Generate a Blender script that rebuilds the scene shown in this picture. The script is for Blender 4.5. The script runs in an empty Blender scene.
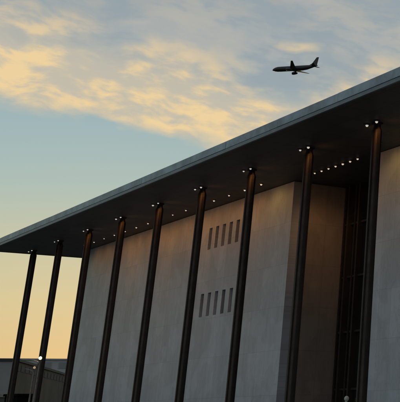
import bpy, bmesh, math, random
from mathutils import Matrix, Vector
random.seed(7)
scene = bpy.context.scene
C = scene.collection
R = math.radians

# ------------------------------------------------------------------ camera
cam_d = bpy.data.cameras.new('camera'); cam = bpy.data.objects.new('camera', cam_d); C.objects.link(cam)
yaw, pitch, roll = -0.832571, 0.351805, -0.015782
fw = Vector((math.sin(yaw)*math.cos(pitch), math.cos(yaw)*math.cos(pitch), math.sin(pitch)))
rt = Vector((math.cos(yaw), -math.sin(yaw), 0)); up = rt.cross(fw)
r2 = rt*math.cos(roll)+up*math.sin(roll); u2 = up*math.cos(roll)-rt*math.sin(roll)
M = Matrix((r2, u2, -fw)).transposed().to_4x4(); M.translation = Vector((122.995, -32.357, 1.65))
cam.matrix_world = M
cam_d.sensor_width = 36; cam_d.lens = 1076.607/400*36
cam_d.shift_x = -0.99904; cam_d.shift_y = -0.46656
cam_d.clip_start = 0.5; cam_d.clip_end = 6000
scene.camera = cam

# ------------------------------------------------------------------ world
SUN_EL, SUN_AZ = 2.0, -70.0          # azimuth measured from +Y towards +X
w = bpy.data.worlds.new("World"); scene.world = w; w.use_nodes = True
nt = w.node_tree; nt.nodes.clear()
class G:
    """tiny node graph helper"""
    def __init__(s, nt): s.nt = nt
    def n(s, t, **k):
        n = s.nt.nodes.new(t)
        for a, b in k.items(): setattr(n, a, b)
        return n
    def put(s, sock, v):
        if isinstance(v, bpy.types.NodeSocket): s.nt.links.new(v, sock)
        elif v is not None: sock.default_value = v
    def m(s, op, a, b=None, c=None, clamp=False):
        n = s.n('ShaderNodeMath', operation=op); n.use_clamp = clamp
        for i, v in enumerate((a, b, c)):
            if v is not None: s.put(n.inputs[i], v)
        return n.outputs[0]
    def step(s, v, a, b, lo=0., hi=1.):
        n = s.n('ShaderNodeMapRange', interpolation_type='SMOOTHSTEP')
        s.put(n.inputs[0], v); s.put(n.inputs[1], a); s.put(n.inputs[2], b); s.put(n.inputs[3], lo); s.put(n.inputs[4], hi)
        return n.outputs[0]
    def mix(s, f, a, b, blend='MIX'):
        n = s.n('ShaderNodeMix', data_type='RGBA', blend_type=blend)
        s.put(n.inputs['Factor'], f)
        for nm, v in (('A', a), ('B', b)):
            k = [i for i in n.inputs if i.name == nm and i.type == 'RGBA'][0]
            s.put(k, (*v, 1) if isinstance(v, tuple) and len(v) == 3 else v)
        return [o for o in n.outputs if o.type == 'RGBA'][0]
    def noise(s, vec, scale, detail=4, rough=.5, dist=0.):
        n = s.n('ShaderNodeTexNoise'); s.put(n.inputs['Vector'], vec)
        n.inputs['Scale'].default_value = scale; n.inputs['Detail'].default_value = detail
        n.inputs['Roughness'].default_value = rough; n.inputs['Distortion'].default_value = dist
        return n.outputs['Fac']
    def xyz(s, x, y, z):
        n = s.n('ShaderNodeCombineXYZ')
        for i, v in enumerate((x, y, z)): s.put(n.inputs[i], v)
        return n.outputs[0]
    def ramp(s, f, stops):
        n = s.n('ShaderNodeValToRGB'); s.put(n.inputs[0], f)
        e = n.color_ramp.elements
        while len(e) < len(stops): e.new(0.5)
        for i, (p, c) in enumerate(stops): e[i].position = p; e[i].color = (*c, 1)
        return n.outputs[0]
g = G(nt)
STR = 0.10
tc = g.n('ShaderNodeTexCoord'); sep = g.n('ShaderNodeSeparateXYZ'); nt.links.new(tc.outputs['Generated'], sep.inputs[0])
X, Y, Z = sep.outputs
az = g.m('MULTIPLY', g.m('ARCTAN2', X, Y), 57.2958)
el = g.m('MULTIPLY', g.m('ARCSINE', Z), 57.2958)
sky = g.n('ShaderNodeTexSky', sky_type='NISHITA'); sky.sun_disc = False
sky.sun_elevation = R(SUN_EL); sky.sun_rotation = R(SUN_AZ)
sky.altitude = 50; sky.air_density = 1.0; sky.dust_density = 1.2; sky.ozone_density = 1.5
K = 1/STR
def k3(c): return tuple(v*K for v in c)
# tint of the evening air by height above the horizon (mixed over the Nishita sky)
air = g.ramp(g.m('DIVIDE', el, 60., clamp=True), [
    (0.00, (.53, .47, .25)), (0.045, (.54, .48, .275)), (0.085, (.56, .54, .33)), (0.125, (.50, .55, .40)),
    (0.175, (.37, .52, .50)), (0.22, (.32, .48, .515)), (0.29, (.24, .36, .45)), (0.38, (.18, .27, .35)), (1.0, (.10, .17, .26))])
air = g.mix(1.0, air, k3((1., 1., 1.)), 'MULTIPLY')
away = g.step(g.m('ABSOLUTE', g.m('ADD', az, 70.)), 40., 130.)
base = g.mix(.88, sky.outputs[0], air)
east = g.ramp(g.m('DIVIDE', el, 60., clamp=True), [(0., (.24, .34, .46)), (.3, (.18, .37, .60)), (1., (.11, .24, .45))])
base = g.mix(g.m('MULTIPLY', away, .95), base, g.mix(1.0, east, k3((1., 1., 1.)), 'MULTIPLY'))
# clouds, laid out in azimuth and elevation
A = g.m('ADD', az, 68.); 
warp = g.noise(g.xyz(A, el, 3.1), .3, 2)
E2 = g.m('ADD', el, g.m('MULTIPLY', g.m('SUBTRACT', warp, .5), 1.1))
Er = g.m('ADD', E2, g.m('MULTIPLY', A, .13))
n_big = g.noise(g.xyz(g.m('MULTIPLY', A, .34), Er, 5.3), .42, 3, .5)
n_mid = g.noise(g.xyz(g.m('MULTIPLY', A, .45), Er, 4.7), .75, 4, .5)
n_fine = g.noise(g.xyz(g.m('MULTIPLY', A, .40), Er, 9.2), 1.9, 4, .5)
low = g.m('MULTIPLY_ADD', A, -.13, 12.65)                   # lower edge of the cloud bank
low = g.m('ADD', low, g.m('MULTIPLY', g.m('SUBTRACT', n_mid, .5), 2.2))
over = g.m('SUBTRACT', el, low)
bank = g.step(over, -.15, .7)
veil = g.m('MULTIPLY', g.step(over, .0, 2.0), g.step(n_big, .36, .62, .40, 1.))
base2 = g.mix(g.m('MULTIPLY', veil, .72), base, k3((.42, .435, .425)))
streak = g.m('MULTIPLY', g.step(g.m('ADD', g.m('MULTIPLY', n_big, .6), g.m('MULTIPLY', n_fine, .4)), .52, .42), g.step(over, 2.0, 4.5))
base3 = g.mix(g.m('MULTIPLY', streak, .75), base2, k3((.275, .35, .40)))
thick = g.m('ADD', g.step(A, -2., 4., 1., .74), g.step(A, 4.5, 8.5, 0., .55))                         # the bank thins out to the right
core = g.m('MULTIPLY', bank, g.step(over, g.m('MULTIPLY', thick, 2.5), g.m('MULTIPLY', thick, 5.2), 1., .12))
dens = g.m('ADD', g.m('MULTIPLY', n_mid, .5), g.m('MULTIPLY', n_fine, .5))
dens = g.m('ADD', dens, g.step(over, .2, 1.8, .04, 0.))     # fuller towards the low rim
gold = g.m('MULTIPLY', core, g.step(dens, .35, .60))
gold_c = g.mix(g.step(dens, .40, .60), k3((.55, .50, .40)), k3((.88, .65, .34)))
base3 = g.mix(g.m('MULTIPLY', core, .72), base3, k3((.60, .53, .40)))
dx = g.m('MULTIPLY', g.m('SUBTRACT', A, 3.7), .75)          # one small lit streak above the bank
dy = g.m('MULTIPLY', g.m('SUBTRACT', Er, 18.45), 2.6)
rr = g.m('SQRT', g.m('ADD', g.m('MULTIPLY', dx, dx), g.m('MULTIPLY', dy, dy)))
rr = g.m('ADD', rr, g.m('MULTIPLY', g.m('SUBTRACT', n_fine, .5), 1.6))
gold = g.m('MAXIMUM', gold, g.step(rr, 1.15, .3, 0., .75))
out = g.mix(g.m('MULTIPLY', gold, .92), base3, gold_c)
bg = g.n('ShaderNodeBackground'); g.put(bg.inputs[0], out); bg.inputs[1].default_value = STR
wo = g.n('ShaderNodeOutputWorld'); nt.links.new(bg.outputs[0], wo.inputs[0])

# ------------------------------------------------------------------ sun
sd = bpy.data.lights.new('sun', 'SUN'); sd.energy = 0.6; sd.angle = R(3.); sd.color = (1., .72, .42)
so = bpy.data.objects.new('sun', sd); C.objects.link(so)
sv = Vector((math.sin(R(SUN_AZ))*math.cos(R(SUN_EL)), math.cos(R(SUN_AZ))*math.cos(R(SUN_EL)), math.sin(R(SUN_EL))))
so.rotation_euler = sv.to_track_quat('Z', 'Y').to_euler()
scene.view_settings.view_transform = 'Standard'; scene.view_settings.look = 'None'
scene.view_settings.exposure = 0.0; scene.view_settings.gamma = 1.0
scene.render.engine = 'CYCLES'

# ------------------------------------------------------------------ materials
def mat(name, col, rough=.6, metal=0., var=0., vscale=1., bump=0., bscale=20., spec=.5, emit=None, estr=0.):
    m = bpy.data.materials.new(name); m.use_nodes = True; t = m.node_tree; h = G(t)
    b = t.nodes['Principled BSDF']
    b.inputs['Base Color'].default_value = (*col, 1); b.inputs['Roughness'].default_value = rough
    b.inputs['Metallic'].default_value = metal; b.inputs['Specular IOR Level'].default_value = spec
    tcn = h.n('ShaderNodeTexCoord').outputs['Object']
    if var:
        f = h.noise(tcn, vscale, 6, .6)
        f = h.step(f, .3, .7)
        h.put(b.inputs['Base Color'], h.mix(f, tuple(c*(1-var) for c in col), tuple(min(1, c*(1+var)) for c in col)))
    if bump:
        bn = h.n('ShaderNodeBump'); bn.inputs['Strength'].default_value = bump; bn.inputs['Distance'].default_value = .03
        h.put(bn.inputs['Height'], h.noise(tcn, bscale, 5, .6)); t.links.new(bn.outputs[0], b.inputs['Normal'])
    if emit:
        b.inputs['Emission Color'].default_value = (*emit, 1); b.inputs['Emission Strength'].default_value = estr
    return m

def marble_mat(name, col, axis):
    """pale veined marble slabs with fine joints; axis = horizontal coordinate of the wall"""
    m = bpy.data.materials.new(name); m.use_nodes = True; t = m.node_tree; h = G(t)
    b = t.nodes['Principled BSDF']; b.inputs['Roughness'].default_value = .45
    tcn = h.n('ShaderNodeTexCoord').outputs['Object']
    s = h.n('ShaderNodeSeparateXYZ'); h.put(s.inputs[0], tcn)
    hx = s.outputs[axis]; z = s.outputs[2]
    v = h.xyz(hx, z, 0.)
    br = h.n('ShaderNodeTexBrick'); h.put(br.inputs['Vector'], v); br.offset = 0.; br.squash = 1.
    br.inputs['Scale'].default_value = 1.; br.inputs['Brick Width'].default_value = 1.4; br.inputs['Row Height'].default_value = 3.0
    br.inputs['Mortar Size'].default_value = .012; br.inputs['Mortar Smooth'].default_value = .1
    br.inputs['Color1'].default_value = (.0, .0, .0, 1); br.inputs['Color2'].default_value = (1, 1, 1, 1); br.inputs['Mortar'].default_value = (.5, .5, .5, 1)
    slab = h.mix(br.outputs['Color'], tuple(c*.84 for c in col), tuple(c*1.08 for c in col))
    cloud = h.step(h.noise(h.xyz(hx, h.m('MULTIPLY', z, .55), 2.), .55, 6, .62, .8), .3, .72)
    slab = h.mix(h.m('MULTIPLY', cloud, .55), slab, tuple(c*.74 for c in (col[0], col[1], col[2]*1.0)))
    vein = h.m('ABSOLUTE', h.m('SUBTRACT', h.noise(h.xyz(hx, h.m('MULTIPLY', z, .35), 7.), 1.1, 8, .65, 1.6), .5))
    slab = h.mix(h.m('MULTIPLY', h.step(vein, .0, .035, 1., 0.), .35), slab, tuple(c*.6 for c in col))
    run = h.step(h.noise(h.xyz(h.m('MULTIPLY', hx, 2.2), h.m('MULTIPLY', z, .07), 1.), 1., 5, .6), .42, .75)
    slab = h.mix(h.m('MULTIPLY', run, .34), slab, tuple(c*.62 for c in (col[0]*1.05, col[1], col[2]*.92)))
    patch = h.step(h.noise(h.xyz(hx, z, 11.), .45, 2, .4), .52, .60)
    slab = h.mix(h.m('MULTIPLY', patch, .30), slab, tuple(c*1.22 for c in col))
    slab = h.mix(h.m('MULTIPLY', br.outputs['Fac'], .5), slab, tuple(c*.45 for c in col))
    h.put(b.inputs['Base Color'], slab)
    bn = h.n('ShaderNodeBump'); bn.inputs['Strength'].default_value = .25; bn.inputs['Distance'].default_value = .02
    h.put(bn.inputs['Height'], h.m('SUBTRACT', h.noise(v, 3., 6, .6), br.outputs['Fac'])); t.links.new(bn.outputs[0], b.inputs['Normal'])
    return m

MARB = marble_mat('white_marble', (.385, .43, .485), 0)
MARB_SHADE = marble_mat('marble_return_shade', (.26, .235, .205), 1)  # same marble with the recess shade put into a darker, browner colour
BRONZE = mat('dark_bronze', (.022, .017, .014), .6, .25, .35, 1.5, .1, 8)
BRONZE2 = mat('brown_bronze_panel', (.034, .027, .022), .55, .25, .3, .8)
BRONZE3 = mat('light_bronze', (.05, .036, .026), .7, .1, .35, 1.2)
SOFF = mat('soffit_metal', (.042, .042, .040), .6, 0., .18, .35, .1, 3)
FASC = mat('fascia_metal', (.19, .25, .295), .45, .2, .34, .7, .12, 5)
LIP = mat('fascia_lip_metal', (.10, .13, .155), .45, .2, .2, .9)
GAP = mat('joint_seal', (.02, .02, .02), .8)
ROOFM = mat('roof_membrane', (.22, .22, .21), .9, 0, .2, .4, .3, 6)
GLASS = mat('dark_glass', (.012, .013, .014), .06, 0., spec=.5)
SLIT = mat('slit_glass', (.02, .02, .021), .25)
SLITF = mat('slit_reveal', (.045, .038, .032), .6)
TRIM = mat('fitting_metal', (.10, .10, .10), .4, .6)
LAMP = mat('downlight_glow', (.6, .6, .6), .5, emit=(1., .93, .82), estr=.5)
LAMPW = mat('warm_downlight_glow', (.9, .9, .9), .5, emit=(1., .82, .60), estr=.6)
PAVE = mat('paving', (.20, .20, .20), .85, 0, .18, .5, .2, 6)
ASPH = mat('asphalt', (.05, .05, .05), .9, 0, .25, .8, .3, 12)
KERB = mat('kerb_stone', (.3, .29, .27), .8, 0, .15, 2)
GRASS = mat('grass_ground', (.045, .06, .03), .95, 0, .35, .08, .4, 4)
FAR = mat('far_concrete', (.30, .30, .31), .85, 0, .10, .08)
FARB = mat('far_band', (.24, .24, .25), .85, 0, .1, .2)
FARW = mat('far_window_glass', (.17, .18, .19), .6)
END_LIT = mat('end_light_tint', (.22, .22, .21), .85, 0, .15, .1)  # low building's wall colour, lightened to paint in sky light on its end
NEAR = mat('dark_render', (.04, .034, .03), .85, 0, .35, .16)
NEARR = mat('dark_roof_edge', (.03, .028, .026), .8)
WINM = mat('window_glass', (.03, .03, .03), .8)
WINL = mat('lit_window_glass', (.3, .25, .2), .4, emit=(1., .62, .36), estr=.035)
POLE = mat('pole_paint', (.17, .15, .125), .5, .2, .2, 3)
GLOBE = mat('lamp_globe', (.8, .8, .8), .4, emit=(1., .82, .50), estr=1.5)
GLOBE2 = mat('dim_lamp_globe', (.6, .5, .4), .4, emit=(1., .72, .42), estr=.25)
PALE = mat('frosted_globe', (.45, .44, .40), .45, 0, .1, 4)
KIOSK = mat('kiosk_black', (.004, .004, .004), .9, 0, .2, 1, spec=.05)
STONE = mat('coping_stone', (.24, .22, .19), .8, 0, .2, .6)
DARKSTONE = mat('retaining_wall_stone', (.08, .078, .075), .85, 0, .25, .5)
PLANE = mat('aircraft_paint', (.014, .014, .016), .45, 0, .1, .2)
PLANE_T = mat('aircraft_tail_paint', (.03, .025, .02), .45)

# ------------------------------------------------------------------ mesh helpers
def bx(bm, x0, x1, y0, y1, z0, z1, bev=0.):
    vs = [bm.verts.new((x, y, z)) for z in (z0, z1) for (x, y) in ((x0, y0), (x1, y0), (x1, y1), (x0, y1))]
    fs = [(0, 3, 2, 1), (4, 5, 6, 7), (0, 1, 5, 4), (1, 2, 6, 5), (2, 3, 7, 6), (3, 0, 4, 7)]
    faces = [bm.faces.new([vs[i] for i in f]) for f in fs]
    if bev:
        es = list({e for f in faces for e in f.edges})
        bmesh.ops.bevel(bm, geom=es, offset=bev, segments=2, affect='EDGES', profile=.5)
def cyl(bm, c, r, z0, z1, n=16, r2=None):
    r2 = r if r2 is None else r2
    a = [bm.verts.new((c[0]+r*math.cos(2*math.pi*i/n), c[1]+r*math.sin(2*math.pi*i/n), z0)) for i in range(n)]
    b = [bm.verts.new((c[0]+r2*math.cos(2*math.pi*i/n), c[1]+r2*math.sin(2*math.pi*i/n), z1)) for i in range(n)]
    for i in range(n):
        j = (i+1) % n; bm.faces.new((a[i], a[j], b[j], b[i]))
    bm.faces.new(a[::-1]); bm.faces.new(b)
def prism(bm, poly, z0, z1):
    a = [bm.verts.new((x, y, z0)) for x, y in poly]; b = [bm.verts.new((x, y, z1)) for x, y in poly]
    n = len(poly)
    for i in range(n): bm.faces.new((a[i], a[(i+1) % n], b[(i+1) % n], b[i]))
    bm.faces.new(a[::-1]); bm.faces.new(b)
def tube(bm, pts, rs, n=10):
    """tube through points with radii; closed ends"""
    rings = []
    for i, p in enumerate(pts):
        p = Vector(p); d = (Vector(pts[min(i+1, len(pts)-1)])-Vector(pts[max(i-1, 0)])).normalized()
        u = d.orthogonal().normalized() if i == 0 else (u_prev-d*u_prev.dot(d)).normalized()
        u_prev = u; v = d.cross(u)
        rings.append([bm.verts.new(p+(u*math.cos(2*math.pi*k/n)+v*math.sin(2*math.pi*k/n))*rs[i]) for k in range(n)])
    for a, b in zip(rings, rings[1:]):
        for k in range(n): bm.faces.new((a[k], a[(k+1) % n], b[(k+1) % n], b[k]))
    bm.faces.new(rings[0][::-1]); bm.faces.new(rings[-1])
def ball(bm, c, r, sx=1, sy=1, sz=1):
    bmesh.ops.create_uvsphere(bm, u_segments=16, v_segments=10, radius=r, matrix=Matrix.Translation(c) @ Matrix.Diagonal((sx, sy, sz, 1)))
def obj(name, bm, m, parent=None, smooth=False, loc=None):
    bmesh.ops.recalc_face_normals(bm, faces=bm.faces)
    me = bpy.data.meshes.new(name); bm.to_mesh(me); bm.free(); me.materials.append(m)
    if smooth:
        for p in me.polygons: p.use_smooth = True
    o = bpy.data.objects.new(name, me); C.objects.link(o)
    if parent: o.parent = parent
    if loc: o.location = loc
    return o
def one(name, m, parent, *args, bev=0., **k):
    bm = bmesh.new(); bx(bm, *args, bev=bev); return obj(name, bm, m, parent, **k)
def thing(name, label, cat, loc=(0, 0, 0), rz=0., group=None):
    o = bpy.data.objects.new(name, None); C.objects.link(o); o.location = loc; o.rotation_euler = (0, 0, rz)
    o['label'] = label; o['category'] = cat
    if group: o['group'] = group
    return o
def struct(o): o['kind'] = 'structure'; return o
def copy_of(o, parent, loc=None):
    c = o.copy(); C.objects.link(c); c.parent = parent
    if loc is not None: c.location = loc
    for ch in o.children:
        d = ch.copy(); C.objects.link(d); d.parent = c
    return c

# ------------------------------------------------------------------ the ground
S = 8.4198; H = 18.0; WY = 4.19; OV = 3.754; EX = 2.68; TH = .70
struct(one('ground', GRASS, None, -3000, 3000, -3000, 3000, -.6, -.15))
struct(one('plaza', PAVE, None, -14, 140, -60, 70, -.146, -.0))
struct(one('road', ASPH, None, -60, -16, -400, 400, -.146, -.1))
struct(one('kerb', KERB, None, -15.9, -14.05, -60, 70, -.146, .02))

# ------------------------------------------------------------------ the concert hall
hall = thing('concert_hall', 'long marble concert hall with dark bronze columns under a broad overhanging flat roof', 'building')
NB = 17; XE = NB*S + EX; XW = NB*S - 3.2; DEPTH = 60.
bm = bmesh.new(); bx(bm, -EX, XE, -OV, DEPTH, H+.02, H+TH-.03); roof = obj('roof', bm, ROOFM, hall)
def seam_mat(m, bw, bh, dark):
    t = m.node_tree; h = G(t); b = t.nodes['Principled BSDF']
    src = b.inputs['Base Color'].links[0].from_socket
    br = h.n('ShaderNodeTexBrick'); br.offset = .0; h.put(br.inputs['Vector'], h.n('ShaderNodeTexCoord').outputs['Object'])
    br.inputs['Scale'].default_value = 1; br.inputs['Brick Width'].default_value = bw; br.inputs['Row Height'].default_value = bh
    br.inputs['Mortar Size'].default_value = .022; br.inputs['Color1'].default_value = (.86, .86, .86, 1); br.inputs['Color2'].default_value = (1.12, 1.12, 1.12, 1)
    br.inputs['Mortar'].default_value = (dark, dark, dark, 1)
    h.put(b.inputs['Base Color'], h.mix(1., src, br.outputs['Color'], 'MULTIPLY'))
seam_mat(SOFF, S/4, 1.6, .2)
sof = one('soffit', SOFF, roof, -EX+.1, XE-.1, -OV+.1, DEPTH-.1, H-.0, H+.017)
# fascia: tall upper band and a set-back lower lip, with open joints between the sheets
bm = bmesh.new()
jx = [-EX-.05]+[x for x in [69.41-7.404*i for i in range(60)] if -EX+1 < x < XE-1][::-1]
jx += [jx[-1]+7.404*i for i in range(1, 30) if jx[-1]+7.404*i < XE-1]+[XE]
for a, b in zip(jx, jx[1:]):
    dz = random.uniform(-.008, .008); dy = random.uniform(-.008, .008)
    bx(bm, a+.012, b-.012, -OV-.06+dy, -OV-.001, H+.20, H+TH+dz, bev=.01)
for k in range(14):
    y0 = -OV+k*4.443
    bx(bm, -EX-.06, -EX-.001, y0+.012, min(y0+4.43, DEPTH), H+.20, H+TH, bev=.01)
obj('fascia', bm, FASC, roof)
bm = bmesh.new(); bx(bm, -EX-.03, XE, -OV-.03, -OV+.1, H-.03, H+.19); bx(bm, -EX-.03, -EX+.1, -OV+.102, DEPTH, H-.05, H+.19)
obj('fascia_lip', bm, LIP, roof)
# walls (with real slit openings in one bay)
XL = 3.3; RX0, RX1, RY = 48.65, 60.80, 8.70
slots = [(34.30+1.30*i, 14.58, 16.35) for i in range(5)] + [(34.02+1.36*i, 9.22, 11.05) for i in range(5)]
SW = .30
def wall_mesh(x0, x1, holes):
    """front sheet with rectangular holes + thick body behind"""
    bm = bmesh.new()
    xs = sorted({x0, x1} | {v for (c, a, b) in holes for v in (c-SW, c+SW)})
    zs = sorted({-.1, H-.03} | {v for (c, a, b) in holes for v in (a, b)})
    def inh(x, z): return any(c-SW < x < c+SW and a < z < b for c, a, b in holes)
    for i in range(len(xs)-1):
        for j in range(len(zs)-1):
            if inh((xs[i]+xs[i+1])/2, (zs[j]+zs[j+1])/2): continue
            q = [bm.verts.new((x, WY, z)) for x, z in ((xs[i], zs[j]), (xs[i+1], zs[j]), (xs[i+1], zs[j+1]), (xs[i], zs[j+1]))]
            bm.faces.new(q)
    for c, a, b in holes:
        for (p, q) in (((c-SW, a), (c+SW, a)), ((c+SW, a), (c+SW, b)), ((c+SW, b), (c-SW, b)), ((c-SW, b), (c-SW, a))):
            bm.faces.new([bm.verts.new(v) for v in ((p[0], WY, p[1]), (q[0], WY, q[1]), (q[0], WY+.45, q[1]), (p[0], WY+.45, p[1]))])
    bmesh.ops.remove_doubles(bm, verts=bm.verts, dist=1e-4)
    # body behind (end faces and back)
    for pts in (((x0, WY), (x0, WY+.6)), ((x0, WY+.6), (x1, WY+.6)), ((x1, WY+.6), (x1, WY))):
        (ax, ay), (bx_, by) = pts
        bm.faces.new([bm.verts.new(v) for v in ((ax, ay, -.1), (bx_, by, -.1), (bx_, by, H-.03), (ax, ay, H-.03))])
    return bm
wall = obj('wall', wall_mesh(XL, RX0, slots), MARB, hall)
wall['label'] = 'marble wall with two rows of five narrow slit windows'
for (c, a, b) in slots:
    f = one('slit_window', SLITF, wall, c-SW+.01, c+SW-.01, WY+.40, WY+.44, a+.01, b-.01)
    one('pane', SLIT, f, c-SW+.05, c+SW-.05, WY+.36, WY+.398, a+.06, b-.06)
wall2 = obj('wall', wall_mesh(RX1, XW, []), MARB, hall)
wall2['label'] = 'marble wall right of the entrance recess'
obj('end_wall', (lambda b: (bx(b, XL+.003, XL+.6, WY+.61, DEPTH-WY, -.1, H-.03), b)[1])(bmesh.new()), MARB_SHADE, hall)
one('back_wall', MARB, hall, XL+.61, XW-.1, DEPTH-WY-.6, DEPTH-WY, -.1, H-.03)
one('recess_wall', MARB_SHADE, hall, RX0-.5, RX0-.001, WY+.61, RY+.3, -.1, H-.03)['label'] = 'marble return wall of the entrance recess, shade painted into its colour'
one('recess_wall', MARB_SHADE, hall, RX1+.001, RX1+.5, WY+.61, RY+.3, -.1, H-.03)
# glass entrance wall in the recess
gw = one('glass_wall', GLASS, hall, RX0+.01, RX1-.01, RY, RY+.04, 0, H-.05)
gw['label'] = 'tall dark glass wall of the entrance'
xs = [RX0+.12, 49.55, 50.35, 51.10] + [52.4+1.2*i for i in range(7)] + [RX1-.12]
mull = None
for i, x in enumerate(xs):
    dd = .42 if i % 2 else .26
    if i < 2:
        o = one('mullion', BRONZE2 if i % 2 else BRONZE, gw, -.10, .10, -dd, -.003, 0, H-.06); o.location = (x, RY, 0); 
        if i: m_b = o
        else: m_a = o
    else:
        o = copy_of(m_b if i % 2 else m_a, gw, (x, RY, 0))
for z in (3.35, 7.28, 11.2, 15.1):
    one('transom', BRONZE2, gw, RX0+.03, RX1-.03, RY-.22, RY-.004, z-.07, z+.07)
one('door_frame', BRONZE, gw, 52.4, 57.1, RY-.5, RY-.43, 2.5, 2.75)
for x in (52.5, 53.6, 54.7, 55.8):
    d = one('door', GLASS, gw, x+.03, x+1.07, RY-.48, RY-.44, .02, 2.49)
    one('handle', TRIM, d, x+.12, x+.16, RY-.56, RY-.485, .9, 1.5)

# columns: cross-shaped section, forked narrow head, small base
def column_mesh():
    bm = bmesh.new(); a, t = .30, .07
    def cross(a, t): return [(a, -t), (a, t), (t, t), (t, a), (-t, a), (-t, t), (-a, t), (-a, -t), (-t, -t), (-t, -a), (t, -a), (t, -t)]
    prism(bm, cross(a, t), .06, H-.50)
    p0 = cross(a, t); p1 = cross(.20, .06)
    lo = [bm.verts.new((x, y, H-.50)) for x, y in p0]; hi = [bm.verts.new((x, y, H-.22)) for x, y in p1]
    for i in range(12): bm.faces.new((lo[i], lo[(i+1) % 12], hi[(i+1) % 12], hi[i]))
    prism(bm, cross(.20, .06), H-.22, H-.004)
    return bm
col0 = obj('column', column_mesh(), BRONZE, hall)
bm = bmesh.new(); bx(bm, -.5, .5, -.5, .5, 0, .06, bev=.01); obj('base_plate', bm, BRONZE2, col0)
bm = bmesh.new(); k = .175; prism(bm, [(k, -k*.41), (k, k*.41), (k*.41, k), (-k*.41, k), (-k, k*.41), (-k, -k*.41), (-k*.41, -k), (k*.41, -k)], .07, H-.40)
obj('core', bm, BRONZE3, col0)
bm = bmesh.new(); bx(bm, -.24, .24, -.24, .24, H-.10, H-.006); obj('head_plate', bm, BRONZE, col0)
for n in range(1, NB+1): copy_of(col0, hall, (n*S, 0, 0))
for n in range(0, NB+1): copy_of(col0, hall, (n*S, DEPTH-OV, 0))

# downlights in the soffit: a bezel with a glowing lens
def downlight(m, r):
    bm = bmesh.new(); cyl(bm, (0, 0), r, -.05, -.001, 18); cyl(bm, (0, 0), r*.7, -.07, -.0505, 18)
    o = obj('downlight', bm, TRIM, roof)
    bm = bmesh.new(); ball(bm, (0, 0, -.085), r*.45); obj('lens', bm, m, o, smooth=True)
    return o
dl = downlight(LAMP, .17); dlw = downlight(LAMPW, .17)
first = [True, True]
def place(kind, x, y, s=1.):
    src = dl if kind == 0 else dlw
    if first[kind]: first[kind] = False; o = src; o.location = (x, y, H)
    else: o = copy_of(src, roof, (x, y, H))
    s *= random.uniform(.86, 1.1)
    o.scale = (s, s, s); return o
sizes = {7: 1.15, 8: 1.3}
for n in range(0, 13):
    s = .82 if n < 3 else .95 if n < 7 else 1.1
    for dx in (-.58, .52): place(0, n*S+dx, -.36, s)
spots = []
for i in range(2, 45):
    x = S*(i/3+1/6)
    if RX0-1.3 < x < RX1+1.2: continue
    place(0 if i != 16 else 1, x, 2.70, (.8 if x < 35 else .95) if i not in (15, 16) else 1.1); spots.append((x, 2.70))
for i in range(7): place(1, 52.35+1.0*i, 3.88, .95)

# the light of those lamps
def spot(x, y, z, e, col, aim, ang=75, blend=1., size=.1):
    l = bpy.data.lights.new('downlight_light', 'SPOT'); l.energy = e; l.color = col; l.spot_size = R(ang); l.spot_blend = blend; l.shadow_soft_size = size
    o = bpy.data.objects.new('downlight_light', l); C.objects.link(o); o.location = (x, y, z)
    o.rotation_euler = (Vector((x, y, z))-Vector(aim)).to_track_quat('Z', 'Y').to_euler(); o.parent = roof
for i, (x, y) in enumerate(spots):
    if x > 90: continue
    e = 150 if x < 44 else 210
    col = (1., .38, .09) if x < 44 else (1., .56, .11)
    spot(x, y-.35, H-.22, e*.27, col, (x, WY, H-3.4), 150, .9, .3)
for n in range(2, 9):
    for dx in (-.58, .52):
        spot(n*S+dx, -.40, H-.24, 118, (1., .40, .10), (n*S+dx*6, WY, H-5.), 140, 1., .15)
for i in (1, 3, 5): spot(52.35+i, 3.88, H-.22, 160, (1., .47, .16), (RX0, 6.5, H-4.4), 55)

# ------------------------------------------------------------------ far buildings
def box_building(name, label, P1, P2, depth, h, m, bandm, nwx, floors, lit=(), wm=WINM, endm=None):
    """front runs from P1 to P2 (seen from the camera side), body extends behind"""
    P1 = Vector((*P1, 0)); P2 = Vector((*P2, 0)); L = (P2-P1).length; ang = math.atan2(P2.y-P1.y, P2.x-P1.x)
    t = thing(name, label, 'building', P1, ang)
    one('wall', m, t, 0, L, 0, depth, -.5, h-.5)
    if endm: one('end_wall', endm, t, -.05, -.003, .02, depth-.02, -.5, h-.503)['label'] = 'end wall with its sky light painted in as paler grey'
    rf = one('roof', bandm, t, -.3, L+.3, -.3, depth+.3, h-.497, h)
    if nwx:
        dz = min(4.2, (h-3)/floors) if floors > 1 else 2.6
        for f in range(floors):
            for k in range(nwx):
                x = (k+.5)*L/nwx; z = h-.9-(floors-f)*dz+dz*.45
                fr = one('window', bandm, t, x-L/nwx*.36, x+L/nwx*.36, -.06, -.003, z, z+dz*.5)
                one('pane', WINL if (k, f) in lit else wm, fr, x-L/nwx*.31, x+L/nwx*.31, -.09, -.062, z+.1, z+dz*.5-.1)
    return t, rf, L
t, rf, L = box_building('office_block', 'long pale grey flat-roofed block on the skyline, farthest behind the thin columns',
    (-300.0, 5.0), (-268.0, 129.), 30, 20.6, FAR, FARB, 20, 4, wm=FARW)
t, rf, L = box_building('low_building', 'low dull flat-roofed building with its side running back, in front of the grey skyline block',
    (-128.4, 33.9), (-205.3, 66.8), 22, 13.35, NEAR, NEARR, 14, 1, endm=END_LIT)

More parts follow.
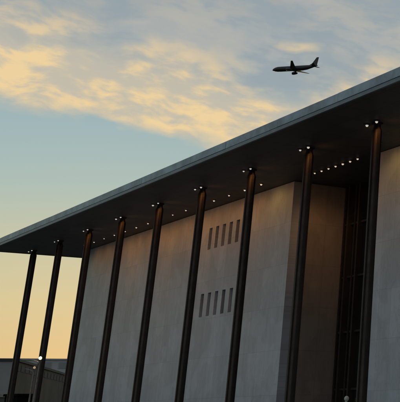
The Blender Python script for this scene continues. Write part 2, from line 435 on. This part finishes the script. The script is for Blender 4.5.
# ------------------------------------------------------------------ things beyond the columns
def street_lamp(label, x, y, h, m, r):
    t = thing('street_lamp', label, 'street lamp', (x, y, 0), R(20), 'street lamps beyond the columns')
    bm = bmesh.new(); cyl(bm, (0, 0), .10, .3, h-.35, 12, .055); obj('pole', bm, POLE, t)
    bm = bmesh.new(); cyl(bm, (0, 0), .20, 0, .3, 12, .13); obj('base', bm, POLE, t)
    bm = bmesh.new(); tube(bm, [(0, 0, h-.45), (-.25, 0, h-.25), (-.8, 0, h-.12), (-1.25, 0, h-.06)], [.035, .035, .03, .02]); obj('arm', bm, POLE, t)
    bm = bmesh.new(); cyl(bm, (0, 0), .09, h-.35, h-.2, 12, .13); obj('collar', bm, POLE, t)
    bm = bmesh.new(); ball(bm, (0, 0, h), r); obj('globe', bm, m, t, smooth=True)
    bm = bmesh.new(); cyl(bm, (0, 0), r*.45, h+r*.86, h+r*1.2, 12, .02); obj('cap', bm, POLE, t)
street_lamp('street lamp with brightly glowing globe beside the second column from the left', 26.7, -5.3, 6.2, GLOBE, .125)
street_lamp('shorter street lamp with dim amber globe left of the bright one', 15.1, -2.4, 5.95, GLOBE2, .11)
# its own light, as a lit lamp
pl = bpy.data.lights.new('lamp_light', 'POINT'); pl.energy = 60; pl.color = (1., .8, .5); pl.shadow_soft_size = .25
po = bpy.data.objects.new('lamp_light', pl); C.objects.link(po); po.location = (26.7, -5.3, 6.6)

t = thing('guard_kiosk', 'small black flat-roofed kiosk at the foot of the leftmost column', 'kiosk', (-21.8, 6.85, .12), R(14))
one('wall', KIOSK, t, -1.3, 1.3, -1.15, 1.15, -.1, 4.1)
one('roof', KIOSK, t, -1.45, 1.45, -1.3, 1.3, 4.103, 4.36)
f = one('window', TRIM, t, 1.303, 1.34, -1.0, 1.0, 1.2, 2.3); one('pane', SLIT, f, 1.342, 1.36, -.93, .93, 1.27, 2.23)
one('door', KIOSK, t, -.5, .5, -1.20, -1.153, .1, 2.2)
t = thing('retaining_wall', 'low stone wall with pale coping left of the black kiosk', 'wall', (-26, 3, -.15), R(8))
one('wall', DARKSTONE, t, -.3, .3, -40, 3.4, 0, 4.35)
one('coping', STONE, t, -.42, .42, -40, 3.4, 4.353, 4.68)

# pale lamp standard near the entrance
t = thing('post_lamp', 'pale frosted post lamp low in front of the entrance glass', 'lamp', (63.8, 1.1, 0), R(-20))
bm = bmesh.new(); cyl(bm, (0, 0), .17, 0, .12, 14); obj('base', bm, TRIM, t)
bm = bmesh.new(); cyl(bm, (0, 0), .07, 0.12, 2.4, 12, .055); obj('pole', bm, PALE, t)
bm = bmesh.new(); ball(bm, (0, 0, 2.52), .14, 1, 1, 1.1); obj('globe', bm, PALE, t, smooth=True)
bm = bmesh.new(); tube(bm, [(0, 0, 2.0), (-.2, 0, 2.02), (-.3, 0, 2.2)], [.03, .03, .03]); obj('arm', bm, TRIM, t)
bm = bmesh.new(); ball(bm, (-.3, 0, 2.28), .09); obj('globe', bm, PALE, t, smooth=True)

# ------------------------------------------------------------------ the airliner
# local axes: +x nose, +y left wing, +z up; 37 m long
HD = Vector((-.862, .416, 0)).normalized()            # direction of sight
a = math.atan2(HD.y, HD.x)
head = a - R(65) + math.pi*0
t = thing('airliner', 'dark twin-engined airliner flying in the evening sky', 'airplane', (-566.2, 299.65, 232.9), 0)
t.rotation_euler = (0, 0, a + R(66)); t.scale = (.90, .90, .92)
def lathe(bm, prof, n=20):
    rings = []
    for x, r, zc in prof:
        rings.append([bm.verts.new((x, r*math.cos(2*math.pi*k/n), zc+r*math.sin(2*math.pi*k/n))) for k in range(n)])
    for p, q in zip(rings, rings[1:]):
        for k in range(n): bm.faces.new((p[k], p[(k+1) % n], q[(k+1) % n], q[k]))
    bm.faces.new(rings[0]); bm.faces.new(rings[-1][::-1])
bm = bmesh.new()
lathe(bm, [(18.6, .05, -.45), (18.3, .5, -.4), (17.5, 1.05, -.25), (16, 1.6, -.08), (14, 1.93, 0), (11, 2.0, 0), (0, 2.0, 0), (-6, 2.0, 0), (-10, 1.75, .25), (-14, 1.15, .8), (-17, .6, 1.25), (-18.6, .2, 1.5)])
fus = obj('fuselage', bm, PLANE, t, smooth=True)
def wing(bm, pts, thick):
    """pts: root LE, root TE, tip TE, tip LE, each (x,y,z); thickness per corner"""
    P = [Vector(p) for p in pts]
    top = [bm.verts.new(p+Vector((0, 0, k/2))) for p, k in zip(P, thick)]; bot = [bm.verts.new(p-Vector((0, 0, k/2))) for p, k in zip(P, thick)]
    # add a fuller mid chord line
    mr = (P[0]*.65+P[1]*.35); mt = (P[3]*.65+P[2]*.35); kr = max(thick)*2.2; kt = thick[2]*2
    tr, tt = bm.verts.new(mr+Vector((0, 0, kr/2))), bm.verts.new(mt+Vector((0, 0, kt/2)))
    br, bt = bm.verts.new(mr-Vector((0, 0, kr/2))), bm.verts.new(mt-Vector((0, 0, kt/2)))
    for f in ((top[0], tr, tt, top[3]), (tr, top[1], top[2], tt), (bot[3], bt, br, bot[0]), (bt, bot[2], bot[1], br),
              (top[3], tt, top[2], bot[2], bt, bot[3]), (bot[0], br, bot[1], top[1], tr, top[0]), (top[0], top[3], bot[3], bot[0]), (top[2], top[1], bot[1], bot[2])):
        bm.faces.new(f)
for s in (1, -1):
    bm = bmesh.new()
    wing(bm, [(4.6, s*1.2, -1.1), (-2.6, s*1.2, -1.1), (-2.9, s*6.4, -.7), (1.2, s*6.4, -.7)], [.35, .35, .2, .2])
    wing(bm, [(1.2, s*6.4, -.7), (-2.9, s*6.4, -.7), (-5.2, s*17.2, .7), (-3.7, s*17.2, .7)], [.2, .2, .08, .08])
    wg = obj('wing', bm, PLANE, t)
    bm = bmesh.new(); lathe(bm, [(4.6, .85, 0), (4.3, 1.08, 0), (3, 1.12, 0), (1.4, .95, 0), (.2, .6, 0)], 16)
    e = obj('engine', bm, PLANE, wg, smooth=True); e.location = (0, s*5.7, -2.15)
    bm = bmesh.new(); bx(bm, 1.2, 3.6, s*5.7-.12, s*5.7+.12, -1.3, -.75); obj('pylon', bm, PLANE, wg)
    bm = bmesh.new(); wing(bm, [(-13.6, s*.6, 1.0), (-16.8, s*.6, 1.0), (-18.0, s*6.2, 1.5), (-16.6, s*6.2, 1.5)], [.25, .25, .08, .08])
    obj('tailplane', bm, PLANE, t)
bm = bmesh.new()
a0 = [(-11.6, 1.9), (-14.0, 3.3), (-17.3, 8.0), (-19.1, 8.0), (-17.9, 1.6)]
L_ = [bm.verts.new((x, .16 if z < 5 else .07, z)) for x, z in a0]; R_ = [bm.verts.new((x, -.16 if z < 5 else -.07, z)) for x, z in a0]
bm.faces.new(L_); bm.faces.new(R_[::-1])
for i in range(5): j = (i+1) % 5; bm.faces.new((L_[i], R_[i], R_[j], L_[j]))
obj('tail_fin', bm, PLANE_T, t)
